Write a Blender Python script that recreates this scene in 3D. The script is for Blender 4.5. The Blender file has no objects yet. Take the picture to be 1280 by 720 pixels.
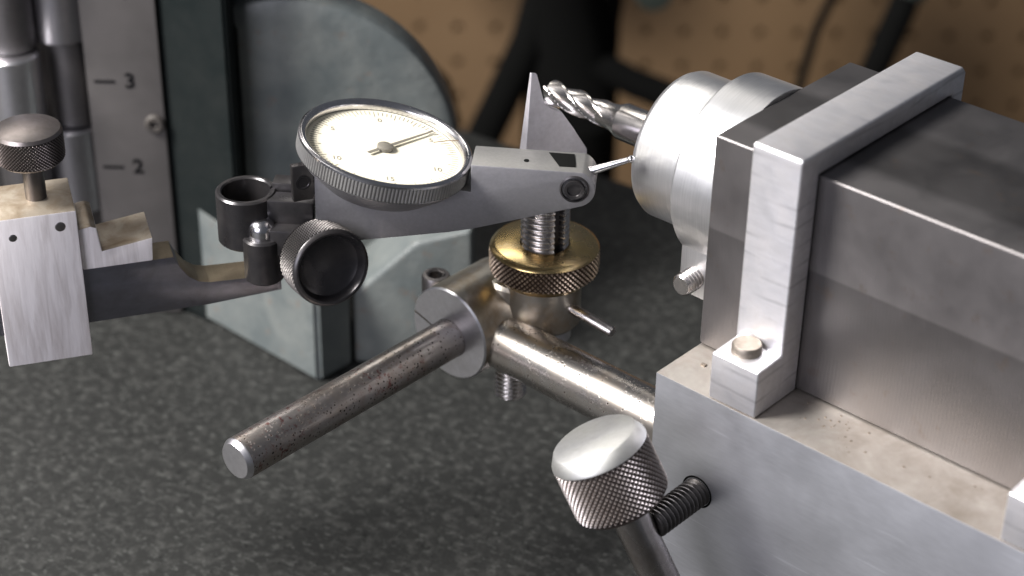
import bpy, bmesh, math, random
from mathutils import Vector, Matrix
random.seed(7)
S = 0.001                       # everything below is authored in millimetres
R = math.radians
PI = math.pi
sc = bpy.context.scene
col = sc.collection

# ------------------------------------------------------------------ camera
# camera 296 mm above the granite plate, pitched down 31.5 degrees
pitch, roll = R(31.55), R(-1.0)
rx = Vector((1, 0, 0)); ry = Vector((0, -math.sin(pitch), -math.cos(pitch))); rz = Vector((0, math.cos(pitch), -math.sin(pitch)))
cx = rx*math.cos(roll) + ry*math.sin(roll)
cy = -rx*math.sin(roll) + ry*math.cos(roll)
cam = bpy.data.cameras.new('camera'); camo = bpy.data.objects.new('camera', cam); col.objects.link(camo)
M = Matrix((( cx.x, -cy.x, -rz.x, 0), (cx.y, -cy.y, -rz.y, 0), (cx.z, -cy.z, -rz.z, 296*S), (0, 0, 0, 1)))
camo.matrix_world = M
cam.sensor_width = 36; cam.lens = 67.5
cam.clip_start = 0.01; cam.clip_end = 50
cam.dof.use_dof = True; cam.dof.focus_distance = 0.402; cam.dof.aperture_fstop = 13.5
sc.camera = camo

# ------------------------------------------------------------------ light
w = bpy.data.worlds.new('World'); sc.world = w; w.use_nodes = True
bg = w.node_tree.nodes['Background']; bg.inputs[0].default_value = (0.80, 0.86, 1.0, 1); bg.inputs[1].default_value = 0.10

def area(name, loc, tgt, size, power, color, sy=None):
    l = bpy.data.lights.new(name, 'AREA'); o = bpy.data.objects.new(name, l); col.objects.link(o)
    l.energy = power; l.color = color; l.size = size*S
    if sy: l.shape = 'RECTANGLE'; l.size_y = sy*S
    o.location = Vector(loc)*S
    o.rotation_euler = (Vector(tgt) - Vector(loc)).to_track_quat('-Z', 'Y').to_euler()
    return o
area('bench_lamp', (-600, 230, 680), (40, 360, 90), 260, 26.0, (1.0, 0.97, 0.95))
area('front_fill_light', (-620, -420, 420), (0, 350, 70), 520, 7.2, (0.90, 0.89, 1.0))  # added fill from the front left, brightens faces turned to the camera
area('rear_fill_light', (-330, 1080, 800), (0, 400, 60), 600, 2.2, (1.0, 0.95, 0.88), 160)  # added rear light, gives upward metal faces something to reflect

sc.view_settings.view_transform = 'Standard'; sc.view_settings.look = 'None'
sc.view_settings.exposure = 0.0; sc.view_settings.gamma = 1.0
sc.cycles.use_denoising = True
sc.cycles.max_bounces = 8
sc.cycles.sample_clamp_indirect = 6

# ------------------------------------------------------------------ materials
class NT:
    def __init__(s, name):
        s.m = bpy.data.materials.new(name); s.m.use_nodes = True
        s.t = s.m.node_tree; s.b = s.t.nodes['Principled BSDF']
        s.tc = s.t.nodes.new('ShaderNodeTexCoord')
    def n(s, typ, **k):
        x = s.t.nodes.new(typ)
        for a_, v in k.items(): setattr(x, a_, v)
        return x
    def l(s, a_, b_): s.t.links.new(a_, b_)
    def noise(s, scale, detail=3, stretch=(1, 1, 1), rough=0.55, dist=0.0):
        mp = s.n('ShaderNodeMapping'); mp.inputs['Scale'].default_value = stretch
        s.l(s.tc.outputs['Object'], mp.inputs['Vector'])
        x = s.n('ShaderNodeTexNoise'); x.inputs['Scale'].default_value = scale; x.inputs['Detail'].default_value = detail
        x.inputs['Roughness'].default_value = rough; x.inputs['Distortion'].default_value = dist
        s.l(mp.outputs[0], x.inputs['Vector']); return x.outputs['Fac']
    def ramp(s, fac, stops):
        r_ = s.n('ShaderNodeValToRGB'); e = r_.color_ramp.elements
        g3 = lambda c: (*c, 1) if hasattr(c, '__len__') else (c, c, c, 1)
        e[0].position = stops[0][0]; e[0].color = g3(stops[0][1])
        e[1].position = stops[-1][0]; e[1].color = g3(stops[-1][1])
        for p_, c in stops[1:-1]:
            x = e.new(p_); x.color = g3(c)
        s.l(fac, r_.inputs[0]); return r_.outputs[0]
    def mix(s, fac, c1, c2, mode='MIX'):
        x = s.n('ShaderNodeMixRGB', blend_type=mode)
        for i, c in ((1, c1), (2, c2)):
            if hasattr(c, 'is_output'): s.l(c, x.inputs[i])
            else: x.inputs[i].default_value = (*c, 1)
        if hasattr(fac, 'is_output'): s.l(fac, x.inputs[0])
        else: x.inputs[0].default_value = fac
        return x.outputs[0]
    def setc(s, inp, v):
        if hasattr(v, 'is_output'): s.l(v, s.b.inputs[inp])
        elif hasattr(v, '__len__'): s.b.inputs[inp].default_value = (*v, 1)
        else: s.b.inputs[inp].default_value = v
    def bump(s, h, strength, dist=0.0003, prev=None):
        x = s.n('ShaderNodeBump'); x.inputs['Strength'].default_value = strength; x.inputs['Distance'].default_value = dist
        s.l(h, x.inputs['Height'])
        if prev is not None: s.l(prev, x.inputs['Normal'])
        s.l(x.outputs[0], s.b.inputs['Normal']); return x.outputs[0]

def metal(name, c, rough=0.35, stretch=(1, 1, 1), scale=900, bump=0.15, grime=None, gamt=0.5, rvar=0.05, gscale=140, metallic=1.0, spots=None, psel=0.53, gst=(1, 1, 1), pits=None, lines=None, groove=None, scr=None):
    s = NT(name); s.setc('Metallic', metallic)
    fine = s.noise(scale, 4, stretch, 0.6)
    big = s.noise(gscale, 5, gst, 0.6, 0.4)
    dark = tuple(x*0.8 for x in c)
    cc = s.mix(fine, dark, tuple(min(1, x*1.1) for x in c))
    if grime:
        g = s.ramp(big, [(0.42, 0), (0.72, gamt)])
        cc = s.mix(g, cc, grime)
    bp = None
    if spots:      # rust coloured freckles
        sp = s.ramp(s.noise(700, 3, (1, 1, 1), 0.7), [(0.56, 0), (0.66, 0.8)])
        sp2 = s.ramp(s.noise(70, 2), [(0.42, 0), (0.62, 1)])
        cc = s.mix(s.mix(1.0, sp, sp2, 'MULTIPLY'), cc, spots)
    rr = s.ramp(big, [(0.25, max(0.03, rough-rvar)), (0.75, min(1, rough+rvar))])
    if pits:
        v = s.n('ShaderNodeTexVoronoi'); v.inputs['Scale'].default_value = pits; s.l(s.tc.outputs['Object'], v.inputs['Vector'])
        sel = s.ramp(s.noise(pits*0.35, 2), [(psel, 0), (psel+0.09, 1)])
        dot = s.ramp(v.outputs['Distance'], [(0.18, 1), (0.32, 0)])
        k_ = s.mix(1.0, sel, dot, 'MULTIPLY')
        cc = s.mix(k_, cc, (0.03, 0.022, 0.018)); rr = s.mix(k_, rr, (0.9, 0.9, 0.9))
        bp = s.bump(s.mix(1.0, (1, 1, 1), k_, 'SUBTRACT'), 0.15, 0.0002)
    if lines:
        wv = s.n('ShaderNodeTexWave', wave_type='BANDS', bands_direction='Z'); wv.inputs['Scale'].default_value = lines; wv.inputs['Distortion'].default_value = 2.2; wv.inputs['Detail'].default_value = 2; wv.inputs['Detail Scale'].default_value = 0.8
        s.l(s.tc.outputs['Object'], wv.inputs['Vector'])
        ln = s.mix(1.0, s.ramp(wv.outputs['Fac'], [(0.0, 0.5), (0.10, 0)]), s.ramp(s.noise(90, 2), [(0.40, 0), (0.60, 1)]), 'MULTIPLY')
        cc = s.mix(ln, cc, tuple(x*0.5 for x in c))
    if scr:      # fine handling scratches and stains
        sv = s.ramp(s.noise(420, 2, scr, 0.5, 0.3), [(0.66, 0), (0.70, 0.35)])
        cc = s.mix(sv, cc, tuple(min(1, x*1.35) for x in c))
        cc = s.mix(s.ramp(s.noise(45, 4, (1, 1, 1), 0.6, 0.6), [(0.48, 0), (0.75, 0.4)]), cc, tuple(x*0.72 for x in c))
    if groove:   # darker, rougher tone in the cut grooves
        at = s.n('ShaderNodeAttribute'); at.attribute_name = 'groove'
        gm = s.ramp(at.outputs['Fac'], [(0.25, 0), (0.85, 1)])
        cc = s.mix(gm, cc, groove); rr = s.mix(gm, rr, (0.6, 0.6, 0.6))
    s.setc('Base Color', cc); s.setc('Roughness', rr)
    if bump: s.bump(fine, bump, 0.0001, bp)
    return s.m

def painted(name, c, c2, rough=0.45, scale=60, bump=0.25, bscale=350, chips=None):
    s = NT(name)
    f = s.noise(scale, 6, (1, 1, 1), 0.65, 0.3)
    cc = s.mix(s.ramp(f, [(0.35, 0), (0.68, 1)]), c, c2)
    if chips:
        ch = s.ramp(s.noise(scale*3.5, 5, (1, 1, 1), 0.7), [(0.60, 0), (0.70, 0.8)])
        cc = s.mix(ch, cc, chips)
    s.setc('Base Color', cc); s.setc('Roughness', s.ramp(f, [(0.2, rough-0.1), (0.8, rough+0.15)]))
    s.bump(s.noise(bscale, 5, (1, 1, 1), 0.6), bump, 0.0006)
    return s.m

m_alu = metal('milled_aluminium', (0.62, 0.63, 0.66), 0.42, (0.25, 1, 1), 700, 0.12, (0.42, 0.40, 0.36), 0.35)
m_alu_face = metal('aluminium_face', (0.64, 0.65, 0.69), 0.44, (1, 1, 6), 260, 0.08, (0.56, 0.57, 0.60), 0.25, gscale=60, scr=(0.10, 1, 1.6))
m_clamp = metal('scratched_aluminium_bar', (0.80, 0.79, 0.81), 0.52, (0.2, 1, 1), 700, 0.28, (0.52, 0.49, 0.47), 0.4, gscale=220, lines=72)
m_turned = metal('turned_aluminium', (0.82, 0.82, 0.83), 0.36, (9, 0.25, 0.25), 420, 0.25, (0.62, 0.61, 0.60), 0.15, gscale=160, rvar=0.03)
m_steel = metal('ground_steel', (0.36, 0.34, 0.34), 0.34, (0.5, 1, 1), 900, 0.12, (0.16, 0.14, 0.13), 0.6, gscale=70)
m_darksteel = metal('dark_oxide_steel', (0.17, 0.16, 0.16), 0.38, (1, 1, 1), 700, 0.15, (0.07, 0.065, 0.06), 0.6, gscale=90)
m_rod = metal('polished_tool_rod', (0.50, 0.475, 0.45), 0.27, (0.1, 1, 1), 600, 0.10, (0.30, 0.24, 0.17), 0.55, gscale=110, pits=1000, psel=0.50)
m_rusty = metal('pitted_rod_steel', (0.42, 0.39, 0.37), 0.34, (1, 1, 1), 800, 0.2, (0.24, 0.18, 0.13), 0.6, gscale=150, spots=(0.17, 0.04, 0.035), pits=1150, psel=0.40)
m_body = metal('rod_clamp_steel', (0.46, 0.43, 0.38), 0.36, (1, 1, 1), 500, 0.15, (0.24, 0.16, 0.08), 0.75, gscale=170)
m_bright = metal('bright_turned_steel', (0.74, 0.73, 0.76), 0.32, (1, 1, 1), 900, 0.12, (0.5, 0.48, 0.46), 0.3)
m_thread = metal('threaded_steel', (0.55, 0.52, 0.50), 0.27, (1, 1, 1), 900, 0.1, (0.3, 0.26, 0.22), 0.4)
m_brass = metal('worn_brass', (0.66, 0.48, 0.21), 0.26, (1, 1, 1), 500, 0.1, (0.40, 0.33, 0.22), 0.7, gscale=130)
m_brassk = metal('brass_knurl', (0.50, 0.40, 0.30), 0.36, (1, 1, 1), 700, 0.15, (0.14, 0.10, 0.07), 0.8, gscale=260, groove=(0.06, 0.04, 0.03))
m_knob = metal('knurled_steel', (0.62, 0.57, 0.54), 0.34, (1, 1, 1), 900, 0.15, (0.32, 0.27, 0.24), 0.6, gscale=260, groove=(0.12, 0.095, 0.085))
m_thumb = metal('dark_thumb_screw_steel', (0.30, 0.27, 0.26), 0.36, (1, 1, 1), 900, 0.15, (0.16, 0.13, 0.12), 0.6, gscale=260, groove=(0.05, 0.04, 0.035))
m_knobcap = metal('worn_knob_top', (0.62, 0.62, 0.61), 0.50, (1, 1, 1), 500, 0.15, (0.42, 0.42, 0.38), 0.7, gscale=170)
m_stem = metal('brown_polished_stem', (0.44, 0.41, 0.39), 0.27, (1, 1, 1), 700, 0.15, (0.14, 0.11, 0.09), 0.6, gscale=90)
m_bolt = metal('brown_bolt_steel', (0.27, 0.24, 0.205), 0.55, (1, 1, 1), 700, 0.2, (0.15, 0.12, 0.09), 0.8, gscale=300)
m_black = metal('black_oxide', (0.045, 0.043, 0.045), 0.30, (1, 1, 1), 800, 0.12, (0.10, 0.09, 0.085), 0.4, metallic=0.7)
m_blackrough = metal('black_oxide_knurl', (0.12, 0.11, 0.105), 0.38, (1, 1, 1), 800, 0.15, (0.08, 0.075, 0.07), 0.5, metallic=0.8, groove=(0.012, 0.012, 0.012))
m_blackscrew = metal('black_oxide_screw', (0.075, 0.07, 0.068), 0.42, (1, 1, 1), 800, 0.15, (0.12, 0.11, 0.10), 0.5, metallic=0.8)
m_satin = metal('satin_chrome', (0.27, 0.265, 0.275), 0.50, (1, 1, 1), 1400, 0.25, (0.24, 0.23, 0.23), 0.3, rvar=0.04, metallic=0.85)
m_satin_top = metal('satin_chrome_lit', (0.32, 0.315, 0.305), 0.48, (1, 1, 1), 1400, 0.25, (0.36, 0.35, 0.33), 0.3, rvar=0.04, metallic=0.85)  # lit copy of the satin chrome: lighter upward faces, also the bezel edge
m_chrome = metal('chrome', (0.72, 0.71, 0.73), 0.20, (1, 1, 1), 900, 0.05, (0.45, 0.42, 0.40), 0.4)
m_arm = metal('blued_arm_steel', (0.235, 0.235, 0.265), 0.44, (0.3, 1, 1), 900, 0.1, (0.12, 0.11, 0.11), 0.5)
m_armtop = metal('tan_top_steel', (0.42, 0.35, 0.25), 0.45, (8, 0.5, 1), 300, 0.4, (0.22, 0.17, 0.12), 0.6)  # tan tone used on the arm's upward faces
m_block = metal('sawn_aluminium', (0.92, 0.87, 0.87), 0.58, (2.2, 1, 0.25), 420, 0.35, (0.50, 0.45, 0.43), 0.7, gscale=260, metallic=0.15, gst=(2.4, 1, 0.22))
m_blockbrown = metal('brown_top_aluminium', (0.46, 0.40, 0.32), 0.5, (1, 1, 1), 420, 0.3, (0.20, 0.14, 0.08), 0.9, gscale=170, metallic=0.8)  # brown tone used on upward faces of block and jaw
m_mill = metal('endmill_steel', (0.60, 0.57, 0.55), 0.22, (1, 1, 1), 900, 0.0, (0.4, 0.37, 0.35), 0.4)
m_gauge = metal('lapped_gauge_steel', (0.42, 0.41, 0.43), 0.38, (1, 1, 3), 600, 0.05, (0.32, 0.30, 0.30), 0.4)
m_scale = painted('shaded_scale_plate', (0.070, 0.065, 0.062), (0.082, 0.075, 0.072), 0.55, 90, 0.05)  # shade over the plate put into this dark base colour
m_ink = painted('black_ink', (0.004, 0.004, 0.005), (0.006, 0.006, 0.006), 0.6, 200, 0.0)
m_teal = painted('shaded_teal_paint', (0.005, 0.0075, 0.0075), (0.009, 0.011, 0.0105), 0.6, 45, 0.3, 250)  # the column's shade is put into a near black base colour
m_blue = painted('grey_blue_paint', (0.085, 0.098, 0.098), (0.145, 0.155, 0.146), 0.42, 55, 0.5, 200, (0.13, 0.10, 0.08))
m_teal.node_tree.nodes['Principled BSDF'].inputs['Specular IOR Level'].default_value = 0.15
m_dullscrew = painted('dull_dark_screw', (0.03, 0.027, 0.025), (0.07, 0.06, 0.05), 0.6, 400, 0.3)
m_peg = painted('tan_hardboard', (0.195, 0.122, 0.062), (0.225, 0.143, 0.075), 0.6, 6, 0.0)
m_hole = painted('peg_hole_shadow_board', (0.17, 0.10, 0.055), (0.20, 0.12, 0.065), 0.8, 20, 0)
m_blk = painted('black_stand_paint', (0.002, 0.0022, 0.002), (0.003, 0.003, 0.0028), 0.9, 30, 0)
m_blk.node_tree.nodes['Principled BSDF'].inputs['Specular IOR Level'].default_value = 0.12
m_greycast = painted('pale_green_grey_plastic', (0.035, 0.045, 0.038), (0.045, 0.055, 0.048), 0.5, 30, 0)
m_floor = painted('dusty_bench', (0.17, 0.13, 0.10), (0.22, 0.18, 0.14), 0.7, 20, 0.0)
m_chip = metal('swarf', (0.30, 0.26, 0.22), 0.5)

def dial_mat():
    s = NT('cream_dial_paper'); s.setc('Base Color', s.mix(s.noise(60, 3), (0.84, 0.81, 0.70), (0.86, 0.83, 0.73))); s.setc('Roughness', 0.5)
    return s.m
m_ink.node_tree.nodes['Principled BSDF'].inputs['Specular IOR Level'].default_value = 0.05
m_dial = dial_mat()
def glass_mat():
    m = bpy.data.materials.new('thin_crystal'); m.use_nodes = True; t = m.node_tree
    t.nodes.remove(t.nodes['Principled BSDF']); out = t.nodes['Material Output']
    tr = t.nodes.new('ShaderNodeBsdfTransparent'); tr.inputs[0].default_value = (0.97, 0.96, 0.92, 1)
    gl = t.nodes.new('ShaderNodeBsdfGlossy'); gl.inputs['Roughness'].default_value = 0.08
    lw = t.nodes.new('ShaderNodeLayerWeight'); lw.inputs[0].default_value = 0.5
    pw = t.nodes.new('ShaderNodeMath'); pw.operation = 'POWER'; pw.inputs[1].default_value = 4.0; t.links.new(lw.outputs['Facing'], pw.inputs[0])
    fr = t.nodes.new('ShaderNodeMath'); fr.operation = 'MULTIPLY_ADD'; fr.inputs[1].default_value = 0.8; fr.inputs[2].default_value = 0.04; t.links.new(pw.outputs[0], fr.inputs[0])
    mx = t.nodes.new('ShaderNodeMixShader'); t.links.new(fr.outputs[0], mx.inputs[0]); t.links.new(tr.outputs[0], mx.inputs[1]); t.links.new(gl.outputs[0], mx.inputs[2])
    t.links.new(mx.outputs[0], out.inputs[0]); return m
m_glass = glass_mat()
def granite_mat():
    s = NT('dark_granite')
    base = s.mix(s.noise(900, 4, (1, 1, 1), 0.7), (0.0085, 0.009, 0.0085), (0.021, 0.0215, 0.020))
    f1 = s.ramp(s.noise(300, 3, (1, 1, 1), 0.6, 0.3), [(0.48, 0), (0.74, 1)])
    cc = s.mix(f1, base, (0.039, 0.0395, 0.037))
    f2 = s.ramp(s.noise(420, 3, (1, 1.5, 1), 0.6, 0.2), [(0.55, 0), (0.72, 0.9)])
    cc = s.mix(f2, cc, (0.060, 0.062, 0.058))
    f3 = s.ramp(s.noise(410, 3, (1.4, 1, 1), 0.6), [(0.60, 0), (0.70, 0.9)])
    cc = s.mix(f3, cc, (0.006, 0.0065, 0.006))
    s.setc('Base Color', cc); s.setc('Roughness', 0.6); s.bump(s.noise(1500, 2), 0.06, 0.0001)
    s.b.inputs['Specular IOR Level'].default_value = 0.22
    return s.m
m_granite = granite_mat()
def band_mat(name, c, banded, axis):
    """ground steel with arc shaped cutter marks and a sharp edged tone change (a ground band)"""
    s = NT(name); s.setc('Metallic', 1.0)
    mp = s.n('ShaderNodeMapping'); mp.inputs['Location'].default_value = (0.12, 0, -0.012); s.l(s.tc.outputs['Object'], mp.inputs['Vector'])
    wv = s.n('ShaderNodeTexWave', wave_type='RINGS', rings_direction='Y'); wv.inputs['Scale'].default_value = 400; wv.inputs['Distortion'].default_value = 0.6
    wv.inputs['Detail'].default_value = 1; s.l(mp.outputs[0], wv.inputs['Vector'])
    sep = s.n('ShaderNodeSeparateXYZ'); s.l(s.tc.outputs['Object'], sep.inputs[0])
    big = s.noise(70, 5, (1, 1, 1), 0.6, 0.4)
    cc = s.mix(big, tuple(x*0.85 for x in c), tuple(x*1.08 for x in c))
    sc_ = s.n('ShaderNodeMath', operation='MULTIPLY'); sc_.inputs[1].default_value = 15.0; s.l(sep.outputs[axis], sc_.inputs[0])
    band = s.ramp(sc_.outputs[0], [(p_*15, v_) for p_, v_ in banded])
    cc = s.mix(1.0, cc, band, 'MULTIPLY')
    st = s.ramp(s.noise(260, 4), [(0.62, 0), (0.72, 0.4)])
    cc = s.mix(st, cc, (0.14, 0.11, 0.09))
    s.setc('Base Color', cc); s.setc('Roughness', s.ramp(big, [(0.3, 0.46), (0.7, 0.58)]))
    s.bump(wv.outputs['Fac'], 0.14 if axis == 'Z' else 0.02, 0.0001); return s.m
# world z = up in this block: sharp edge of the ground band, tone fading above and below it
m_spfront = band_mat('spindle_block_steel', (0.205, 0.193, 0.192), [(0.0, 0.95), (0.010, 0.80), (0.0278, 0.66), (0.0282, 1.0), (0.038, 0.78), (0.060, 0.70)], 'Z')
m_sptop = band_mat('spindle_block_top_steel', (0.185, 0.176, 0.176), [(0.0, 1.0), (0.0215, 1.0), (0.0245, 0.6), (0.0410, 0.55), (0.0440, 0.9), (0.060, 0.8)], 'Y')

# ------------------------------------------------------------------ mesh tools (millimetres, local frame)
def box(bm, x0, x1, y0, y1, z0, z1, bev=0.0, seg=2):
    t = bmesh.new()
    bmesh.ops.create_cube(t, size=1)
    for v in t.verts: v.co = Vector((x0 + (v.co.x+.5)*(x1-x0), y0 + (v.co.y+.5)*(y1-y0), z0 + (v.co.z+.5)*(z1-z0)))
    if bev: bmesh.ops.bevel(t, geom=t.edges[:], offset=bev, segments=seg, affect='EDGES', profile=0.6)
    merge(bm, t)
def merge(bm, t, mat=None):
    if mat is not None: t.transform(mat)
    me = bpy.data.meshes.new('tmp'); t.to_mesh(me); t.free(); bm.from_mesh(me); bpy.data.meshes.remove(me)
def prism(bm, poly, y0, y1, bev=0.0, mat=None, seg=2):
    """polygon in x,z (counter-clockwise seen from -y) extruded from y0 to y1"""
    t = bmesh.new()
    A = [t.verts.new((x, y0, z)) for x, z in poly]; B = [t.verts.new((x, y1, z)) for x, z in poly]
    t.faces.new(A); t.faces.new(B[::-1]); n = len(poly)
    for i in range(n): t.faces.new((A[i], B[i], B[(i+1) % n], A[(i+1) % n]))
    bmesh.ops.recalc_face_normals(t, faces=t.faces[:])
    if bev: bmesh.ops.bevel(t, geom=t.edges[:], offset=bev, segments=seg, affect='EDGES', profile=0.6)
    merge(bm, t, mat)
def axm(origin, d):
    q = Vector(d).normalized().to_track_quat('Z', 'Y').to_matrix().to_4x4()
    return Matrix.Translation(Vector(origin)) @ q
def lathe(bm, prof, mat=None, n=64, rf=None, cap=True):
    """prof = [(r, z)...]; rf(theta, z, r) may change the radius"""
    t = bmesh.new(); rings = []
    for r, z in prof:
        if r <= 1e-6: rings.append([t.verts.new((0, 0, z))]); continue
        rg = []
        for i in range(n):
            th = 2*PI*i/n; q = rf(th, z, r) if rf else r
            rg.append(t.verts.new((q*math.cos(th), q*math.sin(th), z)))
        rings.append(rg)
    for A, B in zip(rings, rings[1:]):
        if len(A) == 1 and len(B) == 1: continue
        for i in range(n):
            j = (i+1) % n
            if len(A) == 1: t.faces.new((A[0], B[j], B[i]))
            elif len(B) == 1: t.faces.new((A[i], A[j], B[0]))
            else: t.faces.new((A[i], A[j], B[j], B[i]))
    if cap:
        if len(rings[0]) > 1: t.faces.new(rings[0][::-1])
        if len(rings[-1]) > 1: t.faces.new(rings[-1])
    bmesh.ops.recalc_face_normals(t, faces=t.faces[:])
    merge(bm, t, mat)
def tri(x): x = x % 1.0; return 1-abs(2*x-1)
def knurl(bm, r, z0, z1, N, depth, mat=None, steps=6, straight=False, hp=1.0):
    if straight:
        def rf(th, z, q): return q - depth*(1-min(1, 1.6*tri(th*N/(2*PI))))
        lathe(bm, [(r, z0), (r, z1)], mat, N*steps, rf, cap=False); return
    # diamond knurl: alternate grid points are peaks and valleys, split along the grooves
    n = 2*N; rows = max(2, 2*round((z1-z0)/(2*PI*r/N*hp))); t = bmesh.new(); V = []; cl = t.verts.layers.float_color.new('groove')
    for j in range(rows+1):
        z = z0+(z1-z0)*j/rows; edge = 0.35*depth if j in (0, rows) else 0
        V.append([])
        for i in range(n):
            q = r - (0 if (i+j) % 2 else depth) - edge + random.uniform(-.06, .06)*depth
            an = 2*PI*i/n; vv = t.verts.new((q*math.cos(an), q*math.sin(an), z)); g_ = 0.0 if (i+j) % 2 else 1.0; vv[cl] = (g_, g_, g_, 1); V[-1].append(vv)
    for j in range(rows):
        for i in range(n):
            k = (i+1) % n; A, B, C, D = V[j][i], V[j][k], V[j+1][k], V[j+1][i]
            if (i+j) % 2: t.faces.new((A, B, D)); t.faces.new((B, C, D))
            else: t.faces.new((A, B, C)); t.faces.new((A, C, D))
    merge(bm, t, mat)
def thread(bm, r, z0, z1, pitch, depth, mat=None, n=48, ch=0.5, steps=12, slot=None):
    rows = int((z1-z0)/pitch*steps); prof = [(0.0, z0)] + [(r, z0+(z1-z0)*i/rows) for i in range(rows+1)] + [(0.0, z1)]
    def rf(th, z, q):
        v = q - depth*(1-min(1, 1.25*tri(z/pitch - th/(2*PI))))
        lim = r - max(0, ch-(z-z0), ch-(z1-z))
        if slot:     # a flat bottomed keyway along the thread
            dd = (th - slot[0] + PI) % (2*PI) - PI
            if abs(dd) < PI/2 and abs(r*math.sin(dd)) < slot[1]: v = min(v, slot[2]/math.cos(dd))
        return min(v, lim)
    lathe(bm, prof, mat, n, rf, cap=False)
def tube(bm, pts, r, n=10):
    t = bmesh.new(); rings = []
    for i, p_ in enumerate(pts):
        p_ = Vector(p_); d = (Vector(pts[min(i+1, len(pts)-1)]) - Vector(pts[max(i-1, 0)])).normalized()
        q = d.to_track_quat('Z', 'Y').to_matrix()
        rr = r[i] if hasattr(r, '__len__') else r
        rings.append([t.verts.new(p_ + q @ Vector((rr*math.cos(2*PI*k/n), rr*math.sin(2*PI*k/n), 0))) for k in range(n)])
    for A, B in zip(rings, rings[1:]):
        for i in range(n): t.faces.new((A[i], A[(i+1) % n], B[(i+1) % n], B[i]))
    t.faces.new(rings[0][::-1]); t.faces.new(rings[-1])
    bmesh.ops.recalc_face_normals(t, faces=t.faces[:]); merge(bm, t)

def obj(name, bm, mat, parent=None, frame=None, smooth=35, mats=None, pick=None):
    """one mesh object; its mesh stays in the frame of its thing"""
    me = bpy.data.meshes.new(name)
    for v in bm.verts: v.co *= S
    bm.normal_update()
    bm.to_mesh(me); bm.free()
    for m_ in (mats or [mat]): me.materials.append(m_)
    if pick:
        for p_ in me.polygons: p_.material_index = pick(p_)
    if smooth:
        me.shade_smooth(); me.set_sharp_from_angle(angle=R(smooth))
    o = bpy.data.objects.new(name, me); col.objects.link(o)
    if parent: o.parent = parent
    if frame is not None: o.matrix_world = frame
    return o
def fr(origin, ex, ey, ez=(0, 0, 1)):
    ex, ey, ez, o = Vector(ex), Vector(ey), Vector(ez), Vector(origin)*S
    return Matrix(((ex.x, ey.x, ez.x, o.x), (ex.y, ey.y, ez.y, o.y), (ex.z, ey.z, ez.z, o.z), (0, 0, 0, 1)))
def tag(o, label, cat, group=None):
    o['label'] = label; o['category'] = cat
    if group: o['group'] = group
    return o
def thing(name, frame, label, cat, group=None):
    o = bpy.data.objects.new(name, None); o.empty_display_size = 0.01; col.objects.link(o); o.matrix_world = frame
    return tag(o, label, cat, group)
NB = bmesh.new
def sub(parent, o, bm, name, mat, **k): return obj(name, bm, mat, o, **k)

th = R(41.6); a = Vector((math.cos(th), -math.sin(th), 0)); b = Vector((math.sin(th), math.cos(th), 0)); K = Vector((0, 0, 1))
C0 = Vector((29.87, 323.61, 77.70))
FB = fr(C0, a, b)                       # frame of the fixture: x along the spindle, y away from the camera
def W(u, v, w_): return C0 + a*u + b*v + K*w_
FW = Matrix.Identity(4)

# ================================================================== SETTING
# granite plate: top at z = 0, its rear edge runs off to the lower right behind everything
ga_ = R(-34); gd = Vector((math.cos(ga_), math.sin(ga_), 0)); gn = Vector((-gd.y, gd.x, 0))
FG = fr((4, 571, 0), gd, gn)
bm = NB(); box(bm, -520, 480, -640, 0, -90, 0, 2.5, 3)
o = obj('granite_ground', bm, m_granite, frame=FG); o['kind'] = 'structure'
bm = NB(); box(bm, -1500, 1500, -800, 1260, -720, -700)
o = obj('floor', bm, m_floor, frame=FW); o['kind'] = 'structure'
# pegboard wall with real holes
def pegboard():
    bm = NB(); nx, nz = 44, 30; p = 25.4; r = 3.4; y0 = 1190
    x0 = -560; z0 = -700
    for i in range(nx):
        for j in range(nz):
            cx_, cz_ = x0 + (i+.5)*p, z0 + (j+.5)*p
            sq = [(-.5, -.5), (0, -.5), (.5, -.5), (.5, 0), (.5, .5), (0, .5), (-.5, .5), (-.5, 0)]
            A = [bm.verts.new((cx_+q[0]*p, y0, cz_+q[1]*p)) for q in sq]
            B = [bm.verts.new((cx_+r*math.cos(R(-135+45*k)), y0, cz_+r*math.sin(R(-135+45*k)))) for k in range(8)]
            D = [bm.verts.new((v.co.x, y0+6, v.co.z)) for v in B]
            for k in range(8):
                l = (k+1) % 8
                bm.faces.new((A[k], A[l], B[l], B[k])); bm.faces.new((B[k], B[l], D[l], D[k]))
    return bm
o = obj('wall', pegboard(), m_peg, frame=FW, smooth=0); o['kind'] = 'structure'
bm = NB(); box(bm, -560, 560, 1197, 1215, -700, 64)
o = obj('wall_backing', bm, m_hole, frame=FW); o['kind'] = 'structure'

# ================================================================== BACKGROUND THINGS (out of focus)
bm = NB(); tube(bm, [(27, 905, 60), (28, 900, -60), (29, 900, -150), (30, 900, -330)], [31, 28, 25, 22], 20)
t = thing('machine_stand', FW, 'blurred black upright stand with a curved leg in front of the pegboard', 'stand')
obj('post', bm, m_blk, t)
bm = NB(); tube(bm, [(14, 895, -75), (7, 893, -105), (-8, 890, -140), (-22, 885, -170), (-27, 880, -210), (-28, 875, -260)], 9.5, 14); obj('leg', bm, m_blk, t)
bm = NB(); tube(bm, [(20, 890, -105), (60, 885, -124), (110, 880, -142), (160, 875, -160)], 8, 14); obj('crossbar', bm, m_blk, t)
bm = NB(); lathe(bm, [(0, -9), (8, -8), (11, 0), (8, 8), (0, 9)], axm((66, 870, -66), (0, 1, .3)), 20); obj('clip', bm, m_greycast, t)

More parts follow.
